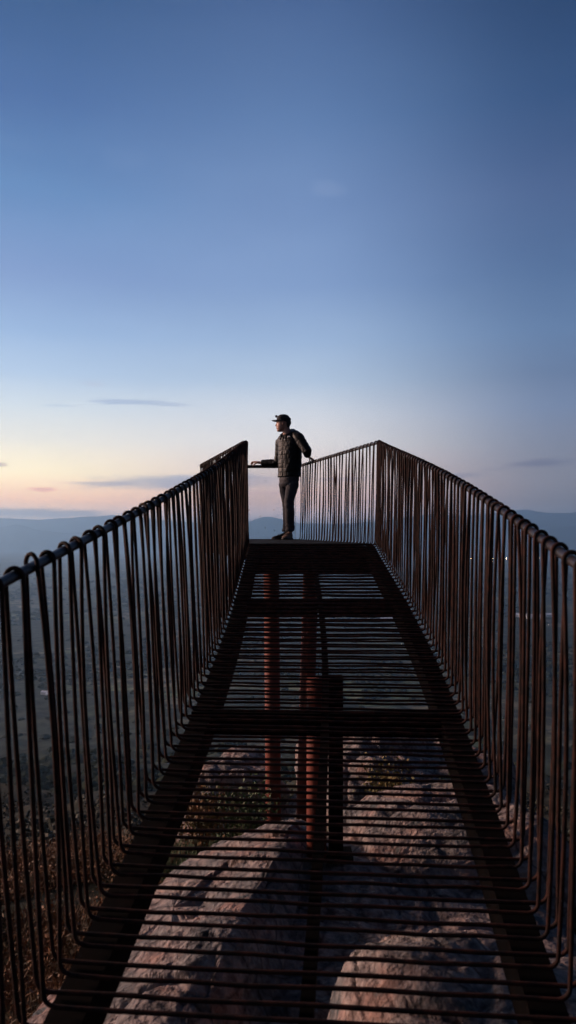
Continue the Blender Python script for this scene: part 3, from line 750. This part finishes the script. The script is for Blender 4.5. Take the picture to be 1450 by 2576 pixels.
for i in range(len(edge)):
    a, b = edge[i], edge[(i+1) % len(edge)]; fs_.append((a, nn+a, nn+b, b))
m.add(vs2, fs_); m.build('visor', M['cap'], capo)
m = MB(); rings = []
for dz, g in ((-.012,.001),(-.010,.004),(.010,.003),(.012,0)):
    ring = []
    for k in range(36):
        q = 2*math.pi*k/36; ring.append(V(675,275)+hr_*((.083+g)*math.cos(q))+hf*((.099+g)*math.sin(q))+Z*(dz+.012*math.sin(q)))
    rings.append(ring)
m.loft(rings, False); hl = m.build('headlamp_strap', M['strap'], capo)
m = MB(); m.ball(V(569,247), .017,.022,.018, 12, 8); m.tube([V(584,268), V(574,255)], [.014,.013], 10); m.tube([V(569,247), V(569,247)+hf*.02], [.016,.014], 14); m.build('lamp_head', M['plastic'], capo)
eyem = mat('eye', (.05,.04,.04), .25)
for s in (-1, 1):
    m = MB(); m.ball(V(580,346)+hr_*(.031*s), .008,.012,.006, 10, 6); m.build('eye', eyem, man)

# ------------------------------------------------------------------ air
hz = MB(); B = 45000.0
hz.add([(x,y,z) for z in (-312,905) for x, y in ((-B,-B),(B,-B),(B,B),(-B,B))], [(3,2,1,0),(4,5,6,7),(0,1,5,4),(1,2,6,5),(2,3,7,6),(3,0,4,7)])
hmz = bpy.data.materials.new('air'); hmz.use_nodes = True; nt = hmz.node_tree
for n in list(nt.nodes):
    if n.type != 'OUTPUT_MATERIAL': nt.nodes.remove(n)
pv = nt.nodes.new('ShaderNodeVolumePrincipled'); pv.inputs['Color'].default_value = (.47,.74,1,1); pv.inputs['Density'].default_value = 8.5e-5
pv.inputs['Anisotropy'].default_value = .62
nt.links.new(pv.outputs[0], nt.nodes['Material Output'].inputs['Volume'])
tag(hz.build('haze', hmz, None, False), 'thin evening haze over the plain', 'haze', kind='stuff')

# ------------------------------------------------------------------ sky and light
w = bpy.data.worlds.new('World'); sc.world = w; w.use_nodes = True; nt = w.node_tree; L = nt.links.new; N = nt.nodes.new
bg = nt.nodes['Background']
tc = N('ShaderNodeTexCoord'); sx = N('ShaderNodeSeparateXYZ'); L(tc.outputs['Generated'], sx.inputs[0])
def mth(op, a, b=None, c=None):
    n = N('ShaderNodeMath'); n.operation = op
    for i, v in enumerate((a, b, c)):
        if v is None: continue
        if isinstance(v, (int, float)): n.inputs[i].default_value = v
        else: L(v, n.inputs[i])
    return n.outputs[0]
az = mth('ARCTAN2', sx.outputs['X'], sx.outputs['Y']); el = mth('ARCSINE', sx.outputs['Z'])
EL = [1300,1265,1200,1120,1040,960,860,720,520,300,0]
KS = 6.0
LC = [(3.2000,1.9000,1.0000),(2.7500,1.4000,0.5800),(2.0000,1.6000,0.8800),(1.2805,1.1762,0.9758),(0.8634,0.9393,0.9778),(0.5292,0.6868,0.8989),(0.3464,0.5135,0.7938),(0.2225,0.3462,0.6342),(0.1197,0.2605,0.5278),(0.0588,0.1449,0.3661),(0.0246,0.0879,0.2347)]
MC = [(3.0000,1.9000,1.6000),(1.9500,1.0800,0.7400),(1.3673,0.9877,0.8189),(1.1056,1.0252,0.9673),(0.8506,0.8840,0.9423),(0.5585,0.6927,0.8690),(0.3785,0.5294,0.7746),(0.2422,0.3717,0.6423),(0.1793,0.2921,0.5435),(0.1129,0.2127,0.4333),(0.0577,0.1212,0.2892)]
RC = [(0.6000,0.5000,0.5000),(0.4200,0.3600,0.3600),(0.3377,0.3177,0.3555),(0.2844,0.3106,0.4078),(0.2238,0.2944,0.4556),(0.1484,0.2203,0.3775),(0.1337,0.2288,0.4173),(0.0892,0.1673,0.3407),(0.0687,0.1252,0.2794),(0.0315,0.0816,0.2088),(0.0149,0.0488,0.1372)]
def eramp(cols):
    pts = [(math.atan((1355-y)/F)/1.2, tuple(v/KS for v in c)) for y, c in zip(EL, cols)]
    zen = tuple(v*.35 for v in pts[-1][1]); pts.append((1.0, zen))
    return ramp(mth('DIVIDE', el, 1.2), pts).outputs['Color']
def sstep(x, a, b):
    n = N('ShaderNodeMapRange'); n.interpolation_type = 'SMOOTHSTEP'; n.inputs['From Min'].default_value = a; n.inputs['From Max'].default_value = b; L(x, n.inputs['Value']); return n.outputs['Result']
def lstep(x, a, b, c=0., d=1.):
    n = N('ShaderNodeMapRange'); n.inputs['From Min'].default_value = a; n.inputs['From Max'].default_value = b; n.inputs['To Min'].default_value = c; n.inputs['To Max'].default_value = d; L(x, n.inputs['Value']); return n.outputs['Result']
eL, eM, eR = eramp(LC), eramp(MC), eramp(RC)
A = math.atan(725/F)
sky = mixc(sstep(az, 0, A), mixc(sstep(az, -A, 0), eL, eM), eR)
aaz = mth('ABSOLUTE', az)
sky = mixc(sstep(aaz, .9, 2.2), sky, mixc(.65, eR, (.02/KS,.035/KS,.08/KS)))
sky = mixc(sstep(az, -.5, -1.5), sky, mixc(1.0, sky, (.4,.4,.42), 'MULTIPLY'))
sky = mixc(sstep(az, .5, 1.3), sky, mixc(1.0, sky, (.5,.5,.5), 'MULTIPLY'))
cm = N('ShaderNodeCombineXYZ'); L(az, cm.inputs[0]); L(mth('MULTIPLY', el, 3.2), cm.inputs[1])
n0 = N('ShaderNodeTexNoise'); n0.inputs['Scale'].default_value = 3.2; n0.inputs['Detail'].default_value = 9; L(cm.outputs[0], n0.inputs['Vector'])
sky = mixc(1.0, sky, ramp(n0.outputs['Fac'], [(.35,(.955,.965,.98)),(.65,(1.04,1.03,1.02))]).outputs['Color'], 'MULTIPLY')
# clouds
def cloud(x, y, wx, wy, colr, op, sc_=6., amp=.8, slope=0., stretch=5.):
    a0 = math.atan((x-725)/F); e0 = math.atan((1355-y)/F*math.cos(a0)); sa = wx/F*math.cos(a0)**2; se = wy/F
    global sky
    du = mth('SUBTRACT', az, a0); dv = mth('SUBTRACT', mth('SUBTRACT', el, e0), mth('MULTIPLY', du, slope))
    cmb = N('ShaderNodeCombineXYZ'); L(mth('MULTIPLY', az, 1.0), cmb.inputs[0]); L(mth('MULTIPLY', el, stretch), cmb.inputs[1]); cmb.inputs[2].default_value = x*.013
    ns = N('ShaderNodeTexNoise'); ns.inputs['Scale'].default_value = sc_; ns.inputs['Detail'].default_value = 7; L(cmb.outputs[0], ns.inputs['Vector'])
    rr = mth('SQRT', mth('ADD', mth('POWER', mth('DIVIDE', du, sa), 2.), mth('POWER', mth('DIVIDE', dv, se), 2.)))
    val = mth('ADD', mth('SUBTRACT', 1., rr), mth('MULTIPLY', mth('SUBTRACT', ns.outputs['Fac'], .5), amp))
    f = mth('MULTIPLY', sstep(val, 0., .75), op)
    sky = mixc(f, sky, mixc(1.0, sky, colr, 'MULTIPLY'))
cloud(60,1290,330,15,(.30,.36,.55),.97,22,1.0,.0)
cloud(470,1213,330,26,(.40,.50,.80),.97,14,1.1,.02)
cloud(250,1216,120,9,(.5,.55,.8),.8,20,1.0)
cloud(330,1012,190,9,(.62,.68,.82),.8,24,1.4,-.01,8)
cloud(240,966,40,10,(.98,.9,.9),.6,30,1.2)
cloud(150,1020,60,5,(.75,.8,.88),.6,30,1.2)
cloud(105,1231,60,9,(.75,.5,.55),.8,26,1.2)
cloud(0,1168,30,8,(.5,.42,.52),.8,26,1.2)
cloud(1355,1166,110,14,(.62,.62,.76),.9,18,1.2,.06)
cloud(1160,1196,70,9,(.68,.72,.85),.85,24,1.2)
cloud(1240,1180,60,8,(.8,.8,.88),.5,24,1.2,.05)
cloud(820,474,60,22,(1.45,1.25,1.12),.4,14,1.2)
cloud(310,400,70,30,(1.3,1.15,1.08),.3,14,1.2)
cloud(40,360,110,20,(1.2,1.1,1.05),.4,12,1.2,-.12)
cloud(850,1205,110,8,(.7,.72,.85),.7,24,1.2)
cloud(700,1240,200,7,(.85,.75,.85),.5,24,1.2)
cloud(900,1262,160,6,(.7,.72,.85),.5,24,1.2)
L(sky, bg.inputs['Color']); bg.inputs['Strength'].default_value = KS
sd = bpy.data.lights.new('sun', 'SUN'); so = bpy.data.objects.new('sun', sd); col.objects.link(so)
sd.energy = 5.0; sd.angle = R(10); sd.color = (1, .66, .52)
sdir = Vector((-1, .32, math.tan(R(16)))).normalized()          # towards the glow
so.rotation_euler = sdir.to_track_quat('Z', 'Y').to_euler(); so.location = (-10,-5,8)

sc.view_settings.view_transform = 'Standard'; sc.view_settings.look = 'None'; sc.view_settings.exposure = 0; sc.view_settings.gamma = 1
sc.view_settings.use_curve_mapping = False
sc.cycles.max_bounces = 8; sc.cycles.diffuse_bounces = 2; sc.cycles.glossy_bounces = 2; sc.cycles.transparent_max_bounces = 12; sc.cycles.volume_bounces = 3
